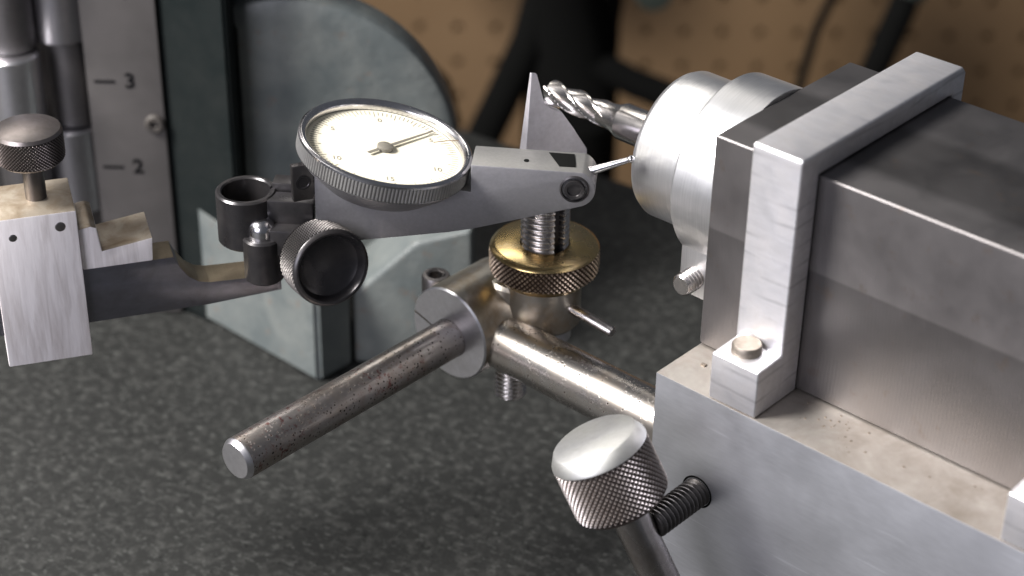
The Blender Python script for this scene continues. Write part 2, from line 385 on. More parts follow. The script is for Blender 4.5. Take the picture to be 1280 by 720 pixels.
t = thing('tripod_leg', FW, 'blurred black tube with grey collar leaning behind the spindle block', 'tube')
bm = NB(); tube(bm, [(214, 930, -40), (196, 910, -92), (180, 900, -135), (168, 890, -190)], 7.5, 14); obj('tube', bm, m_blk, t)
bm = NB(); tube(bm, [(203, 918, -72), (197, 912, -86)], 10, 14); obj('collar', bm, m_greycast, t)
bm = NB(); tube(bm, [(185, 980, -60), (170, 940, -85), (155, 920, -110), (147, 900, -128), (142, 890, -150), (120, 880, -210)], 2.6, 10)
tag(obj('cable', bm, m_blk, frame=FW), 'thin dark cable hanging in front of the pegboard', 'cable')
bm = NB(); box(bm, -110, -20, 1000, 1060, -60, 60, 6)
tag(obj('black_case', bm, m_blk, frame=FW), 'blurred black case in the dark above the round casting', 'case')
t = thing('dark_form', FW, 'blurred dark rounded bundle just right of the round casting', 'form')
bm = NB(); tube(bm, [(-58, 774, -58), (-50, 772, -64), (-40, 768, -76), (-33, 764, -92)], [5, 11, 13, 10], 16); obj('dark_tube', bm, m_blk, t)  # dark tube filling the dark area beside the casting

# ================================================================== HEIGHT GAUGE
t = thing('height_gauge', fr((-100, 470, 0), (1, 0, 0), (0, 1, 0)), 'tall height gauge column with grey scale plate numbered 2 and 3', 'height gauge')
OX, OY = -100, 470
def hg(bm, name, mat, par=None, **k):
    bm.transform(Matrix.Translation((-OX, -OY, 0))); return obj(name, bm, mat, par or t, **k)
# painted column: its right hand face turns away from the light
bm = NB()
t2 = bmesh.new(); P = [(-95.2, 467.5), (-74.6, 452.5), (-73.8, 455), (-73.8, 505), (-115, 505), (-115, 467.5)]
A = [t2.verts.new((x, y, 0.3)) for x, y in P]; B = [t2.verts.new((x, y, 240)) for x, y in P]
t2.faces.new(A[::-1]); t2.faces.new(B)
for i in range(len(P)): t2.faces.new((A[i], A[(i+1) % 6], B[(i+1) % 6], B[i]))
bmesh.ops.bevel(t2, geom=t2.edges[:], offset=0.8, segments=2, affect='EDGES'); merge(bm, t2)
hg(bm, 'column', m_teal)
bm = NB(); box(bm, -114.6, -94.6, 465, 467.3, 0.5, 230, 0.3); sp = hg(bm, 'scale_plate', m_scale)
for z, ch in ((47.2, '2'), (73.0, '3'), (98.8, '4'), (124.6, '5')):
    bm = NB(); box(bm, -112.6, -107.0, 464.85, 465.02, z-0.36, z+0.36); hg(bm, 'mark', m_ink, sp)
    cu = bpy.data.curves.new('digit', 'FONT'); cu.body = ch; cu.size = 6.0*S; cu.extrude = 0.05*S; cu.offset = 0.15*S; cu.align_x = 'CENTER'; cu.align_y = 'CENTER'
    tmp = bpy.data.objects.new('tmp', cu); col.objects.link(tmp); dg = bpy.context.evaluated_depsgraph_get()
    me = bpy.data.meshes.new_from_object(tmp.evaluated_get(dg)); bpy.data.objects.remove(tmp)
    me.materials.clear(); me.materials.append(m_ink)
    me.transform(Matrix.Translation(Vector((-103.0-OX, 464.93-OY, z+0.1))*S) @ Matrix.Rotation(R(90), 4, 'X'))
    d = bpy.data.objects.new('digit', me); col.objects.link(d); d.parent = sp
for z in (60.8, 150):
    bm = NB(); m_ = axm((-97.4, 465.1, z), (0, -1, 0))
    lathe(bm, [(2.6, -0.2), (2.6, 0.9), (2.2, 1.3), (1.2, 1.3), (1.0, 0.4), (0, 0.4)], m_, 28); hg(bm, 'screw', m_dullscrew)
# the two staggered stacks of one inch measuring steps, each cut by a ledge
def step(cx_, cy_, r, z0, z1, mat):
    bm = NB(); lathe(bm, [(0, z0+0.1), (r-.5, z0+0.1), (r, z0+0.6), (r, z1-0.6), (r-.5, z1-0.1), (0, z1-0.1)], axm((cx_, cy_, 0), (0, 0, 1)), 56); hg(bm, 'step_block', mat)
m_recess = metal('dark_recess_steel', (0.20, 0.19, 0.19), 0.5, (1, 1, 3), 600, 0.05, (0.14, 0.13, 0.13), 0.4)  # darker copy of the gauge steel for the recessed steps
for k in range(-1, 6):
    z0 = 58.4 + 25.4*k
    if k % 2: step(-120.6, 469.5, 6.9, max(0.4, z0), z0+25.4, m_gauge)
    else: step(-120.0, 471.5, 5.9, z0, z0+25.4, m_recess)
    z1 = 57.0 + 25.4*k
    if k % 2 == 0: step(-133.2, 462.5, 7.4, z1, z1+25.4, m_bright)
    else: step(-133.6, 466.0, 7.0, max(0.4, z1), z1+25.4, m_recess)
bm = NB(); box(bm, -146, -116, 478, 500, 0.3, 240, 1); hg(bm, 'back_rail', m_darksteel)

# ================================================================== CAST IRON ANGLE PLATE
CO = (-45, 460)
t = thing('cast_iron_bracket', fr((CO[0], CO[1], 0), (1, 0, 0), (0, 1, 0)), 'grey blue painted iron casting with a large round web and square foot', 'casting')
def ci(bm, name, mat, **k):
    bm.transform(Matrix.Translation((-CO[0], -CO[1], 0))); return obj(name, bm, mat, t, **k)
t2 = bmesh.new(); rows = []
for r_, y in ((38, 463.0), (42.6, 463.2), (43.9, 463.9), (44.5, 465.2), (44.6, 467.0), (44.4, 473.0)):
    rows.append([t2.verts.new((-60 + r_*math.cos(R(x)), y, 53.8 + r_*math.sin(R(x)))) for x in range(-110, 111, 2)])
for A, B in zip(rows, rows[1:]):
    for i in range(len(A)-1): t2.faces.new((A[i], A[i+1], B[i+1], B[i]))
t2.faces.new(rows[0]); t2.faces.new(rows[-1][::-1]); t2.faces.new([r_[0] for r_ in rows] + [r_[-1] for r_ in rows[::-1]])
bmesh.ops.recalc_face_normals(t2, faces=t2.faces[:])
ci(t2, 'round_web', m_blue)
# foot: left block, its long face looks to the front left
bm = NB()
t2 = bmesh.new(); q0 = Vector((-51.9, 430.4, 0)); q1 = q0 - a*56; q2 = q1 + b*24; q3 = q0 + b*13
top = [27, 40, 40, 31]
A = [t2.verts.new((q.x, q.y, 0.2)) for q in (q0, q1, q2, q3)]; B = [t2.verts.new((q.x, q.y, h_)) for q, h_ in zip((q0, q1, q2, q3), top)]
t2.faces.new(A); t2.faces.new(B[::-1])
for i in range(4): t2.faces.new((A[i], A[(i+1) % 4], B[(i+1) % 4], B[i]))
bmesh.ops.recalc_face_normals(t2, faces=t2.faces[:]); bmesh.ops.bevel(t2, geom=t2.edges[:], offset=1.2, segments=3, affect='EDGES'); merge(bm, t2)
ci(bm, 'foot', m_blue)
bm = NB(); prism(bm, [(-43, 0.2), (-10.8, 0.2), (-10.8, 43), (-26, 38.6), (-43, 22.5)], 441, 476, 1.4, seg=3); ci(bm, 'gusset', m_blue)

# ================================================================== FIXTURE BASE
t = thing('fixture_base', FB, 'large brushed aluminium base block under the square steel spindle block', 'metal block')
bm = NB(); box(bm, -0.4, 175, 0, 92, -77.5, 0, 0.35, 2)
BRN = metal('tan_reflection_aluminium_top', (0.44, 0.41, 0.375), 0.56, (1, 1, 1), 500, 0.15, (0.26, 0.225, 0.19), 0.9, gscale=80)  # tan reflected from the wall put into the top's own colour
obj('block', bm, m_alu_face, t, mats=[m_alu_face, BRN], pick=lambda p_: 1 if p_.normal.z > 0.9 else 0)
bm = NB()
for k in range(34):
    u, v = random.uniform(26, 74), random.uniform(2, 13.2)
    if random.random() < 0.6: u, v = random.gauss(38, 5), random.uniform(7, 13)
    s_ = random.uniform(0.08, 0.2)
    box(bm, u-s_, u+s_, v-s_*.8, v+s_*.8, 0.02, s_)
box(bm, 4.6, 5.7, 8.2, 9.0, 0.02, 0.35)
o = obj('swarf', bm, m_chip, t); o['kind'] = 'stuff'

bm = NB(); lathe(bm, [(3.3, -0.4), (3.3, 0.02), (3.75, 0.03), (3.8, -0.4)], axm((12.0, 0, -24.0), (0, -1, 0)), 48, cap=False); obj('hole_shade_ring', bm, m_blk, t)  # black ring on the face standing for the shaded recess round the screw
# black screw in the front face, then knob on its stem
SC = (12.0, -24.0)   # u, w
bm = NB(); thread(bm, 3.25, 0, 16.0, 1.25, 0.5, axm((SC[0], -15.0, SC[1]), (0, 1, 0)), 40)
o = obj('threaded_screw', bm, m_blackscrew, frame=FB)
tag(o, 'black threaded screw stuck into the front face of the aluminium base', 'screw')

ka = Vector((-0.42, 0.15, 0.895)).normalized()
S0 = Vector((27.0, 303.0, 51.0))
t = thing('knurled_knob', fr(S0, (1, 0, 0), (0, 1, 0)), 'large knurled steel knob on a slanting stem in front of the aluminium base', 'knob')
mk = axm((0, 0, 0), ka)
bm = NB(); lathe(bm, [(0, -42), (3.7, -42), (3.95, -41), (3.95, 9.6)], mk, 40, cap=False); obj('stem', bm, m_stem, t)
bm = NB(); knurl(bm, 10.15, 10.2, 22.0, 50, 0.60, mk)
lathe(bm, [(3.9, 9.2), (8.9, 9.2), (9.75, 10.2)], mk, 74*6, cap=False)
obj('grip', bm, m_knob, t, smooth=0)
bm = NB(); lathe(bm, [(10.1, 22.0), (10.0, 22.5), (8.85, 24.55), (8.4, 24.85), (0, 25.05)], mk, 96, cap=False); obj('cap_face', bm, m_knobcap, t)

# ================================================================== SPINDLE BLOCK
t = thing('spindle_block', FB, 'square dark steel spindle block with a turned aluminium nose collar', 'spindle')
bm = NB(); box(bm, -0.6, 165, 14.5, 61.5, 0.15, 48.6, 0.7, 3)
obj('housing', bm, m_spfront, t, mats=[m_spfront, m_sptop], pick=lambda p_: 1 if p_.normal.z > 0.9 else 0)
VC, WC = 37.0, 29.4
mn = axm((0, VC, WC), (-1, 0, 0))
bm = NB(); lathe(bm, [(6, 12.6), (16.4, 12.6), (16.5, 24.6), (15.9, 25.8), (15.2, 26.2), (5.0, 26.2), (5.0, 20)], mn, 128, cap=False); obj('front_collar', bm, m_turned, t)
bm = NB(); lathe(bm, [(6, 0.6), (20.1, 0.6), (20.1, 11.9), (19.5, 12.6), (6, 12.6)], mn, 128, cap=False); rc = obj('rear_collar', bm, m_turned, t)
bm = NB(); prism(bm, [(-12.3, 4.8), (-0.9, 4.8), (-0.9, 24), (-12.3, 24)], 22.2, 34, 0.4); obj('clamp_ear', bm, m_turned, rc)
bm = NB(); thread(bm, 2.5, 0, 12, 1.0, 0.42, axm((-8.3, 17.4, 9.4), (0, 1, 0)), 36, 0.55); obj('clamp_screw', bm, m_thread, rc)

t = thing('end_mill', FB, 'small bright end mill with spiral flutes held in the spindle nose', 'end mill')
mm = axm((0, VC, WC), (-1, 0, 0))
bm = NB(); lathe(bm, [(0, 20.5), (4.25, 20.5), (4.25, 40.6), (3.95, 41.2), (3.2, 43.0), (2.7, 46.5), (2.7, 47)], mm, 64, cap=False); obj('shank', bm, m_mill, t)
def flute(th_, z, r):
    x = (th_*4/(2*PI) - z/7.4) % 1.0          # four flutes
    k_ = min(1, max(0, (z-44.0)/3.0))
    if x < 0.13: f = 1.0
    elif x < 0.19: f = 1.0 - (x-0.13)/0.06*0.34
    else: q = (x-0.19)/0.81; f = 0.66 + 0.34*(q*q*0.75 + 0.25*q)
    return r*(1-k_*(1-f))
bm = NB(); prof = [(2.95, 44.5+i*0.12) for i in range(150)] + [(0.4, 61.9)]
lathe(bm, prof, mm, 280, flute, cap=True); obj('flutes', bm, m_mill, t, smooth=50)

# ================================================================== CLAMP BRACKETS
def bracket(du, label):
    F = fr(W(du, 0, 0), a, b)
    t = thing('clamp_bracket', F, label, 'clamp', 'aluminium brackets clamping the spindle block to its base')
    bm = NB()
    # strap seen from the end (v, w): foot, upright, beam over the block, rear leg
    pts = [(0.15, 0.1), (14.2, 0.1), (14.2, 48.85), (61.8, 48.85), (61.8, 40), (66.2, 40), (66.2, 52.6), (64.8, 54.05), (8.3, 54.05), (8.0, 53.6), (8.0, 11.0), (0.15, 10.8)]
    t2 = bmesh.new(); A = [t2.verts.new((12.7, v, w_)) for v, w_ in pts]; B = [t2.verts.new((24.0, v, w_)) for v, w_ in pts]
    t2.faces.new(A); t2.faces.new(B[::-1]); n = len(pts)
    for i in range(n): t2.faces.new((A[i], B[i], B[(i+1) % n], A[(i+1) % n]))
    bmesh.ops.recalc_face_normals(t2, faces=t2.faces[:])
    bmesh.ops.bevel(t2, geom=t2.edges[:], offset=0.55, segments=3, affect='EDGES', profile=0.6); merge(bm, t2)
    obj('strap', bm, m_clamp, t)
    bm = NB(); lathe(bm, [(3.05, 10.6), (3.05, 12.35), (2.75, 12.8), (0, 12.85)], axm((17.6, 5.0, 0), (0, 0, 1)), 40, cap=False)
    obj('bolt_head', bm, m_bolt, t)
    return t
br = bracket(0, 'whole aluminium strap clamp over the front of the spindle block')
b2 = br.copy(); col.objects.link(b2); b2.matrix_world = fr(W(65.6, 0, 0), a, b); b2['label'] = 'partly visible clamp foot at the lower right edge of the base'
for ch in br.children:
    c = ch.copy(); col.objects.link(c); c.parent = b2

# ================================================================== TOOTH REST ON ITS RODS
RV, RW = 10.4, -20.6
bm = NB(); lathe(bm, [(0, -51), (5.9, -51), (6.35, -50.5), (6.35, 20), (0, 20)], axm((0, RV, RW), (1, 0, 0)), 96)
# the rod enters a bore in the end of the base; it is cut off just inside
bm2 = NB(); lathe(bm2, [(0, -52.6), (5.9, -52.6), (6.35, -52.1), (6.35, -0.45), (0, -0.45)], axm((0, RV, RW), (1, 0, 0)), 96); bm.free()
tag(obj('support_rod', bm2, m_rod, frame=FB), 'thick polished steel rod running from the clamp boss into the base end', 'rod')

BU, BW = -61.2, -19.0      # axis of the split boss
RU, RWW = -60.9, -20.0     # axis of the thinner rod
bm = NB(); m_ = axm((RU, 0, RWW), (0, -1, 0))
lathe(bm, [(0, -12), (4.65, -12), (4.65, 60.3), (4.5, 60.6), (3.9, 61.5), (0, 61.6)], m_, 80)
o = obj('cross_rod', bm, m_rusty, frame=FB, mats=[m_rusty, m_bright], pick=lambda p_: 1 if (p_.center.y < -0.0602) else 0)
tag(o, 'pitted rusty steel rod sticking out toward the lower left', 'rod')

t = thing('rod_clamp', FB, 'steel rod clamp with a round split boss joining both rods', 'clamp')
# split boss: ring with a slot on the left, extruded along the rod
def boss():
    t2 = bmesh.new(); n = 72; g0 = R(172); half = 0.022
    outer, inner = [], []
    for i in range(n+1):
        an = g0 + half + (2*PI-2*half)*i/n
        outer.append((BU + 11.3*math.cos(an), BW + 11.3*math.sin(an)))
        an2 = g0 + half*2 + (2*PI-4*half)*i/n
        inner.append((RU + 4.72*math.cos(an2), RWW + 4.72*math.sin(an2)))
    ys = [(2.6, -0.35), (3.0, 0), (21.5, 0), (22.5, -1.0)]
    rows_o = [[t2.verts.new((BU+(x-BU)*(11.3+d)/11.3, y, BW+(z-BW)*(11.3+d)/11.3)) for x, z in outer] for y, d in ys]
    rows_i = [[t2.verts.new((x, y, z)) for x, z in inner] for y in (2.6, 22.5)]
    for A, B in zip(rows_o, rows_o[1:]):
        for i in range(n): t2.faces.new((A[i], A[i+1], B[i+1], B[i]))
    A, B = rows_i
    for i in range(n): t2.faces.new((A[i], B[i], B[i+1], A[i+1]))
    for i in range(n):
        t2.faces.new((rows_o[0][i], rows_i[0][i], rows_i[0][i+1], rows_o[0][i+1]))
        t2.faces.new((rows_o[-1][i], rows_o[-1][i+1], rows_i[1][i+1], rows_i[1][i]))
    for e_ in (0, n):
        t2.faces.new([rows_o[k_][e_] for k_ in range(4)] + [rows_i[1][e_], rows_i[0][e_]])
    bmesh.ops.recalc_face_normals(t2, faces=t2.faces[:]); return t2
obj('split_boss', boss(), m_body, t, mats=[m_body, m_bright], pick=lambda p_: 1 if p_.normal.y < -0.6 and p_.center.y < 0.004 else 0)
SU, SV = -49.0, 21.0
bm = NB(); lathe(bm, [(0, -18.0), (8.0, -18), (8.6, -17.2), (8.6, -6.4), (0, -6.4)], axm((SU, SV, 0), (0, 0, 1)), 80); obj('barrel', bm, m_body, t)
bm = NB(); lathe(bm, [(0, -22.5), (6.0, -22.5), (6.5, -22), (6.5, -17.9), (0, -17.9)], axm((SU, SV, 0), (0, 0, 1)), 64); obj('lower_boss', bm, m_bright, t)
bm = NB(); mB = Matrix(((1,0,0,0),(0,0,-1,0),(0,1,0,0),(0,0,0,1)))
lathe(bm, [(0, -17.6), (7.6, -17.6), (8.3, -16.9), (8.3, -9.0), (7.6, -8.2), (0, -8.2)], axm((-55.5, 20.5, 0), (0, 0, 1)), 64); obj('bridge', bm, m_body, t)
bm = NB(); lathe(bm, [(0, 0), (1.25, 0), (1.25, 12.6), (1.0, 13.0), (0, 13.0)], axm((SU+7.6, SV, -11.6), (1, 0, -0.09)), 24); obj('handle_pin', bm, m_thread, t)
bm = NB(); thread(bm, 3.7, -37.5, -26, 1.15, 0.45, axm((-52.8, 14.6, 0), (0, 0, 1)), 44); obj('lower_stud', bm, m_thread, t)
# socket head screw that pinches the slot
bm = NB(); sx, sy = -72.4, 10.0
t2 = bmesh.new()
lathe(bm, [(3.3, -22), (3.3, -11.6), (3.0, -11.1), (2.15, -11.05)], axm((sx, sy, 0), (0, 0, 1)), 48, cap=False)
lathe(bm, [(2.2, -11.05), (1.75, -11.2), (1.75, -14), (0, -14)], axm((sx, sy, 0), (0, 0, 1)), 6, cap=False)
obj('socket_screw', bm, m_darksteel, t)

# stud, brass nut and tooth rest finger
ST = W(SU, SV, 0)
t = thing('tooth_rest', fr(ST, a, b), 'threaded stud with brass thumb nut carrying a pointed steel finger', 'tooth rest')
bm = NB(); thread(bm, 5.5, -6, 18, 1.45, 0.62, None, 110, slot=(R(-12), 1.25, 3.9))
st = obj('threaded_stud', bm, m_thread, t, mats=[m_thread, m_black], pick=lambda p_: 1 if math.hypot(p_.center.x, p_.center.y) < 0.0047 and p_.center.x > 0 else 0, smooth=60)
bm = NB(); lathe(bm, [(5.55, 2.1), (5.7, 2.35), (11.0, 2.35), (12.1, 1.75), (12.35, 1.3)], None, 96, cap=False)
bn = obj('brass_nut', bm, m_brass, t)
bm = NB(); knurl(bm, 12.55, -4.0, 1.35, 62, 0.62, None, hp=1.0); obj('knurled_band', bm, m_brassk, bn, smooth=0)
bm = NB(); lathe(bm, [(12.2, -3.9), (11.2, -4.6), (10.2, -6.1), (9.0, -6.4), (5.6, -6.4)], None, 96, cap=False); obj('lower_rim', bm, m_brass, bn)
ps = R(25); wv = Vector((math.cos(ps), math.sin(ps), 0)); nv = Vector((-math.sin(ps), math.cos(ps), 0))
STw = ST + K*2.3
poly = [(-4.3, 42.1), (-2.9, 41.7), (-2.3, 39.5), (-1.5, 36.4), (-0.9, 34.4), (0.6, 33.1), (1.9, 32.4), (3.4, 31.4), (6.4, 26.8), (9.7, 21.4), (9.9, 15.4), (4.4, 12), (-4.2, 12), (-5.2, 22.6)]
t2 = bmesh.new(); A = []; B = []
for x, z in poly:
    A.append(t2.verts.new((x, 0.0, z))); k_ = max(0, (42-z)/20)
    B.append(t2.verts.new((x - (0.4*k_ if x < -4 else 0), 0.7+1.9*min(1, k_), z)))
t2.faces.new(A); t2.faces.new(B[::-1]); n = len(A)
for i in range(n): t2.faces.new((A[i], B[i], B[(i+1) % n], A[(i+1) % n]))
bmesh.ops.recalc_face_normals(t2, faces=t2.faces[:])
bmesh.ops.bevel(t2, geom=[e for e in t2.edges if e.calc_length() > 0.3], offset=0.10, segments=1, affect='EDGES')
m_blade = metal('ground_blade_steel', (0.80, 0.78, 0.83), 0.50, (1, 1, 1), 900, 0.15, (0.45, 0.42, 0.44), 0.4)
o = obj('finger', t2, m_blade, t); o.matrix_world = fr(STw, wv, nv)

# ================================================================== DIAL TEST INDICATOR
CD = Vector((-26.85, 358.67, 111.46)); be = R(-5); e = Vector((math.cos(be), math.sin(be), 0)); g = Vector((-math.sin(be), math.cos(be), 0))
FD = fr(CD, e, g)
t = thing('dial_indicator', FD, 'dial test indicator with tilted cream face and tapered satin grey body', 'dial indicator')
n0 = Vector((0.199, -0.014, 0.98)).normalized()
nl = Vector((n0.dot(e), n0.dot(g), n0.z))                  # dial axis in the indicator's frame
ends = [(40.0 + 4.35*math.cos(R(x)), -6.5 + 4.35*math.sin(R(x))) for x in range(-66, 70, 12)]
poly = [(-14.8, -3.2), (-14.9, -22.2), (-5.4, -22.0), (13.5, -18.7), (18.6, -17.5), (33.8, -12.9)] + ends + [(18.3, -2.2), (18.3, -8.6)]
bm = NB(); prism(bm, poly, -4.5, 4.5, 0.35, seg=2)
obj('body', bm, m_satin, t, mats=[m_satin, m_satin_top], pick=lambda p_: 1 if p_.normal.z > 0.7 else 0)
# nose slot and small hole: black inserts in place of their shaded hollows
bm = NB(); t2 = bmesh.new()
vs = [t2.verts.new(v) for v in ((31.8, 3.4, -2.02), (34.0, -2.6, -2.02), (39.6, -3.3, -2.3), (38.2, 3.4, -2.1))]; t2.faces.new(vs)
merge(bm, t2)
tp = lambda x: -2.9 + (x+14.8)*0.0
bm.free(); bm = NB(); prism(bm, [(34.0, -3.4), (39.4, -3.2), (40.0, 2.3), (36.6, 2.4)], -6.0, -2.27, 0.03, mat=Matrix.Rotation(R(90), 4, 'X')); ns = obj('nose_slot_shade', bm, m_blk, t)
bm = NB(); lathe(bm, [(0, -4), (0.55, -4), (0.55, -2.2), (0, -2.2)], axm((29.6, -0.9, 0), (0, 0, 1)), 16); obj('oil_hole_shade', bm, m_blk, t)
# pivot screw on the front
bm = NB(); m_ = axm((40.0, -4.4, -6.4), (0, -1, 0))
lathe(bm, [(3.1, 0), (3.1, 0.35), (2.75, 0.5), (2.6, 0.1), (2.2, 0.1), (2.1, 0.75), (1.5, 0.8), (1.35, 0.45), (0, 0.45)], m_, 40, cap=False); obj('pivot_screw', bm, m_black, t)
# stylus
p0 = Vector((40.2, -0.6, -5.2)); p1 = Vector((51.3, -1.2, -0.4))
tipw = W(-26.1+0.2, 37-16.5, 0)
bm = NB(); tube(bm, [p0, p0.lerp(p1, .35), p0.lerp(p1, .93), p1], [1.5, 0.95, 0.62, 0.5], 20)
lathe(bm, [(0, -.8)] + [(0.8*math.sin(R(x)), -0.8*math.cos(R(x))) for x in range(20, 180, 20)] + [(0, .8)], Matrix.Translation(p1), 20)
obj('stylus', bm, m_chrome, t)
# dial housing, all along nl
mdl = axm((0, 0, 0), nl)
bm = NB(); lathe(bm, [(0, -9.5), (12.8, -9.5), (16.6, -6.2), (17.4, -3.9), (0, -3.9)], mdl, 96); dh = obj('dial_housing', bm, m_satin, t)
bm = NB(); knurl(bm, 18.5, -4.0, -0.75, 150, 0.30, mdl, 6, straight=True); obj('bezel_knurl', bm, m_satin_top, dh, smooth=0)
bm = NB(); lathe(bm, [(17.9, -4.5), (18.45, -4.2), (18.5, -3.95)], mdl, 128, cap=False); lathe(bm, [(18.5, -0.75), (18.45, -0.3), (18.1, 0.0), (17.7, 0.05), (17.3, -0.1), (16.9, -0.65), (16.75, -0.9), (16.7, -1.9)], mdl, 128, cap=False)
bz = obj('bezel', bm, m_chrome, dh)
bm = NB(); lathe(bm, [(16.8, -2.1), (16.6, -2.05), (0, -2.05)], mdl, 96, cap=False); df = obj('dial_face', bm, m_dial, t, smooth=0)
# graduations, numerals, hand.  local plane of the dial
z_ = nl; xdir = (Vector((1, 0, 0)) - z_*z_.x).normalized(); ydir = z_.cross(xdir)
MD = Matrix(((xdir.x, ydir.x, z_.x, 0), (xdir.y, ydir.y, z_.y, 0), (xdir.z, ydir.z, z_.z, 0), (0, 0, 0, 1)))
m_faint = painted('faded_print', (0.20, 0.19, 0.17), (0.28, 0.26, 0.23), 0.6, 300, 0)
m_hand = painted('grey_hand', (0.16, 0.15, 0.14), (0.20, 0.19, 0.17), 0.5, 300, 0)
for k in range(100):
    an = R(360/100*k); L_ = 2.3 if k % 5 == 0 else 1.5
    if k == 0:
        pass
    bm = NB(); box(bm, 15.9-L_, 15.9, -0.07, 0.07, -2.03, -1.99)
    bm.transform(MD @ Matrix.Rotation(an, 4, 'Z')); obj('graduation', bm, m_faint, df, smooth=0)
def text(body, size, x, y, rot, mat, par, name, z=-2.0, weight=0.0):
    cu = bpy.data.curves.new(name, 'FONT'); cu.body = body; cu.size = size*S; cu.align_x = 'CENTER'; cu.align_y = 'CENTER'; cu.extrude = 0.015*S; cu.offset = weight*S
    tmp = bpy.data.objects.new('tmp', cu); col.objects.link(tmp); dg = bpy.context.evaluated_depsgraph_get()
    me = bpy.data.meshes.new_from_object(tmp.evaluated_get(dg)); bpy.data.objects.remove(tmp); me.materials.clear(); me.materials.append(mat)
    m2 = MD.copy(); me.transform(Matrix.Rotation(rot, 4, 'Z')); me.transform(Matrix.Translation(Vector((x, y, z))*S)); me.transform(m2)
    d = bpy.data.objects.new(name, me); col.objects.link(d); d.parent = par
for (s_, an) in (('0', 90), ('5', 30), ('10', -30), ('15', -90), ('10', -150), ('5', 150)):
    text(s_, 2.1, 12.3*math.cos(R(an+14)), 12.3*math.sin(R(an+14)), R(14), m_faint, df, 'numeral')
ha = R(54)
bm = NB(); prism(bm, [(-5.0, -0.34), (-4.9, 0.34), (0, 0.42), (14.9, 0.17), (14.9, -0.17), (0, -0.42)], -1.6, -1.45, 0)
bm.transform(Matrix.Rotation(R(90), 4, 'X'))
bm.transform(MD @ Matrix.Rotation(ha, 4, 'Z'))
hd = obj('hand', bm, m_hand, t)
bm = NB(); lathe(bm, [(1.7, -2.0), (1.7, -1.2), (1.4, -1.0), (0, -1.0)], MD, 32, cap=False); obj('hand_hub', bm, m_hand, hd)
bm = NB(); lathe(bm, [(16.85, -0.85), (15, -0.7), (0, -0.45)], mdl, 96, cap=False)
bm.normal_update()
if sum((f.normal.dot(nl) for f in bm.faces)) < 0: bmesh.ops.reverse_faces(bm, faces=bm.faces[:])
cr_ = obj('crystal', bm, m_glass, t)
# a crack in the crystal near the rim
bm = NB(); tube(bm, [MD @ Vector(p_) for p_ in ((9.6, 5.1, -0.5), (12.0, 7.3, -0.55), (13.6, 8.2, -0.6), (15.4, 9.4, -0.65))], 0.09, 6)
obj('crack', bm, painted('crack_brown', (0.25, 0.17, 0.10), (0.3, 0.2, 0.12), 0.5, 100, 0), cr_)
# dovetail at the left end
bm = NB(); box(bm, -17.6, -14.6, -3.0, 3.0, -9.5, -2.6, 0.3); dv = obj('dovetail', bm, m_darksteel, t)

# ================================================================== SWIVEL CLAMP
t = thing('swivel_clamp', FD, 'black swivel clamp with two rings gripping the left end of the indicator', 'swivel clamp')
# square bracket plate; a black disc stands for its shaded hole
bm = NB(); t2 = bmesh.new()
pm = Matrix.Translation((-17.3, -4.9, -8.2)) @ Matrix.Rotation(R(28), 4, 'Z')
sq = [(-2.4, -4.2), (2.4, -4.2), (2.4, 4.2), (-2.4, 4.2)]
A = [t2.verts.new((x, -1.0, z)) for x, z in sq]
box(bm, -2.3, 2.3, -0.9, 0.9, -4.2, 4.2, 0.35); t2.free(); bm.transform(pm)
bp = obj('nut_plate', bm, m_darksteel, t)
bm = NB(); lathe(bm, [(1.7, 0), (1.7, .12), (1.3, .12), (1.2, 0.0), (0, 0)], pm @ axm((0, -0.93, 0.2), (0, -1, 0)), 28, cap=False); obj('screw_hole_shade', bm, m_black, bp)
# big split ring
def ring(cx_, cy_, ro, ri, z0, z1, n=56, gap=(R(18), 0.09)):
    t2 = bmesh.new(); g0, hf = gap
    an = [g0 + hf + (2*PI-2*hf)*i/n for i in range(n+1)]
    lv = [(ro-0.4, z0), (ro, z0+0.4), (ro, z1-0.4), (ro-0.4, z1), (ri+0.3, z1), (ri, z1-0.3), (ri, z0)]
    V = [[t2.verts.new((cx_+r_*math.cos(q), cy_+r_*math.sin(q), z)) for q in an] for r_, z in lv]
    m_ = len(lv)
    for j in range(m_):
        A, B = V[j], V[(j+1) % m_]
        for i in range(n): t2.faces.new((A[i], A[i+1], B[i+1], B[i]))
    for e_ in (0, n): t2.faces.new([V[j][e_] for j in range(m_)])
    bmesh.ops.recalc_face_normals(t2, faces=t2.faces[:]); return t2
obj('split_ring', ring(-30.8, 0.5, 6.6, 5.2, -26.0, -13.9), m_black, t)
bm = NB(); box(bm, -25.4, -16.0, 1.6, 5.8, -23.5, -12.6, 0.4); obj('upper_jaw', bm, m_black, t)
bm = NB(); box(bm, -26.0, -15.6, -3.4, 1.0, -22.4, -14.2, 0.4); obj('lower_jaw', bm, m_black, t)
# pivot barrel with the domed steel pin
bm = NB(); lathe(bm, [(0, -32.6), (4.0, -32.6), (4.35, -32.2), (4.35, -22.6), (3.95, -22.1), (0, -22.1)], axm((-26.6, -4.4, 0), (0, 0, 1)), 56); bb = obj('pivot_barrel', bm, m_black, t)
bm = NB(); lathe(bm, [(3.0, -22.2), (3.0, -20.3), (2.8, -19.5), (2.3, -18.8), (1.6, -18.3), (0.8, -18.05), (0, -18.0)], axm((-26.6, -4.4, 0), (0, 0, 1)), 40, cap=False); obj('domed_pin', bm, m_chrome, bb)
bm = NB(); box(bm, -24.6, -15.0, -6.8, -2.2, -26.0, -19.6, 0.6); obj('pivot_arm', bm, m_black, t)
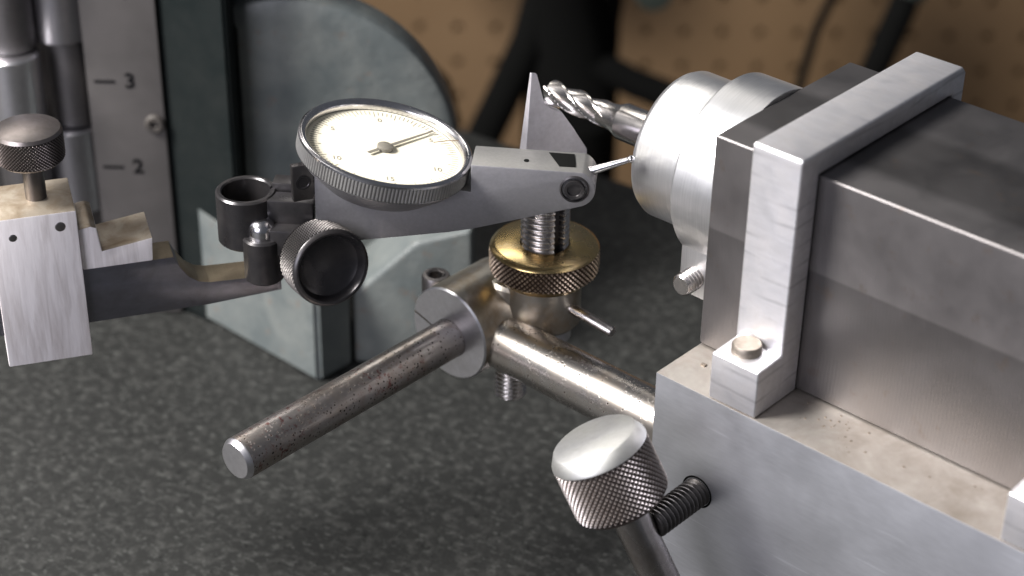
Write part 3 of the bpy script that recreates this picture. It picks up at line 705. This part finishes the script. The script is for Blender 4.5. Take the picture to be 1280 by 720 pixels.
# knurled knob facing the camera
kw = Vector((0.46, -0.87, 0.16)).normalized(); kl = Vector((kw.dot(e), kw.dot(g), kw.z))
kc = Vector((-10.2, -12.2, -24.8))
mkn = axm(kc, kl)
bm = NB(); knurl(bm, 8.8, -8.2, -0.6, 56, 0.5, mkn); kn = obj('clamp_knob', bm, m_blackrough, t, smooth=0)
bm = NB(); lathe(bm, [(8.6, -0.6), (8.3, -0.1), (7.9, 0.1), (7.5, 0.0), (7.2, -0.5), (6.7, -2.0), (5.4, -2.9), (0, -3.3)], mkn, 96, cap=False); lathe(bm, [(0, -8.9), (8.0, -8.9), (8.6, -8.2)], mkn, 96, cap=False)
obj('knob_dish', bm, m_black, kn)
bm = NB(); lathe(bm, [(0, -20), (2.2, -20), (2.2, -8.7), (0, -8.7)], mkn, 24); obj('knob_stem', bm, m_black, kn)

# ================================================================== HOLDING ARM AND CLAMP BLOCK
G_ = R(18); ea = Vector((math.cos(G_), math.sin(G_), 0)); gv = Vector((-math.sin(G_), math.cos(G_), 0))
A0 = Vector((-54.05, 361.05, 84.46)); FA = fr(A0, ea, gv)
poly = [(-60, -11.7), (-13.5, -11.4), (2.7, -10.3), (2.7, -6.8), (1.6, -6.35), (-12.8, -5.8), (-15.2, -5.2), (-17.3, -3.6), (-19.2, -0.6), (-20.2, 1.7), (-60, 1.7)]
bm = NB(); prism(bm, poly, -3, 4.4, 0.25)
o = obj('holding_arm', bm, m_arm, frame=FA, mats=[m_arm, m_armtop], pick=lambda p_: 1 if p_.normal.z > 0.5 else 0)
tag(o, 'flat dark steel arm with a stepped tan top carrying the swivel clamp', 'arm')
t = thing('clamp_block', FA, 'scratched pale aluminium clamp block with two dots on its front', 'metal block')
bm = NB(); box(bm, -57.0, -39.4, -4.6, 10.5, -18.7, 16.9, 0.35)
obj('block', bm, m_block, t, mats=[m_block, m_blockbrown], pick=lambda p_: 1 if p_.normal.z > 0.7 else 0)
for (x, z, r_) in ((-42.9, 13.6, 1.0), (-52.6, 12.4, 0.75)):
    bm = NB(); lathe(bm, [(r_+.1, 0.0), (r_, 0.06), (r_*.7, -0.25+.35), (0, 0.1)], axm((x, -4.62, z), (0, -1, 0)), 24, cap=False); obj('pin_end', bm, m_steel, t)
bm = NB(); prism(bm, [(-39.3, 1.8), (-24.6, 1.8), (-24.3, 7.4), (-35.0, 5.8), (-35.6, 11.5), (-36.8, 12.0), (-39.3, 11.6)], -3.4, 8.5, 0.35); 
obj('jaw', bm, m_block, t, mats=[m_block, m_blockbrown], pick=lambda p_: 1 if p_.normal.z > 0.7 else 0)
ms = axm((-46.6, 3.6, 0), (0.0, 0, 1))
bm = NB(); lathe(bm, [(0, 10), (2.2, 10), (2.2, 27.0)], ms, 32, cap=False); sw_ = obj('thumb_screw', bm, m_darksteel, t)
bm = NB(); knurl(bm, 7.1, 26.2, 32.2, 58, 0.40, ms); obj('screw_knurl', bm, m_thumb, sw_, smooth=0)
bm = NB(); lathe(bm, [(2, 25.8), (6.4, 25.8), (6.9, 26.3)], ms, 64, cap=False); lathe(bm, [(7.0, 32.2), (6.6, 32.9), (4.5, 33.5), (2, 33.8), (0, 33.9)], ms, 64, cap=False); obj('screw_cap', bm, m_thumb, sw_)
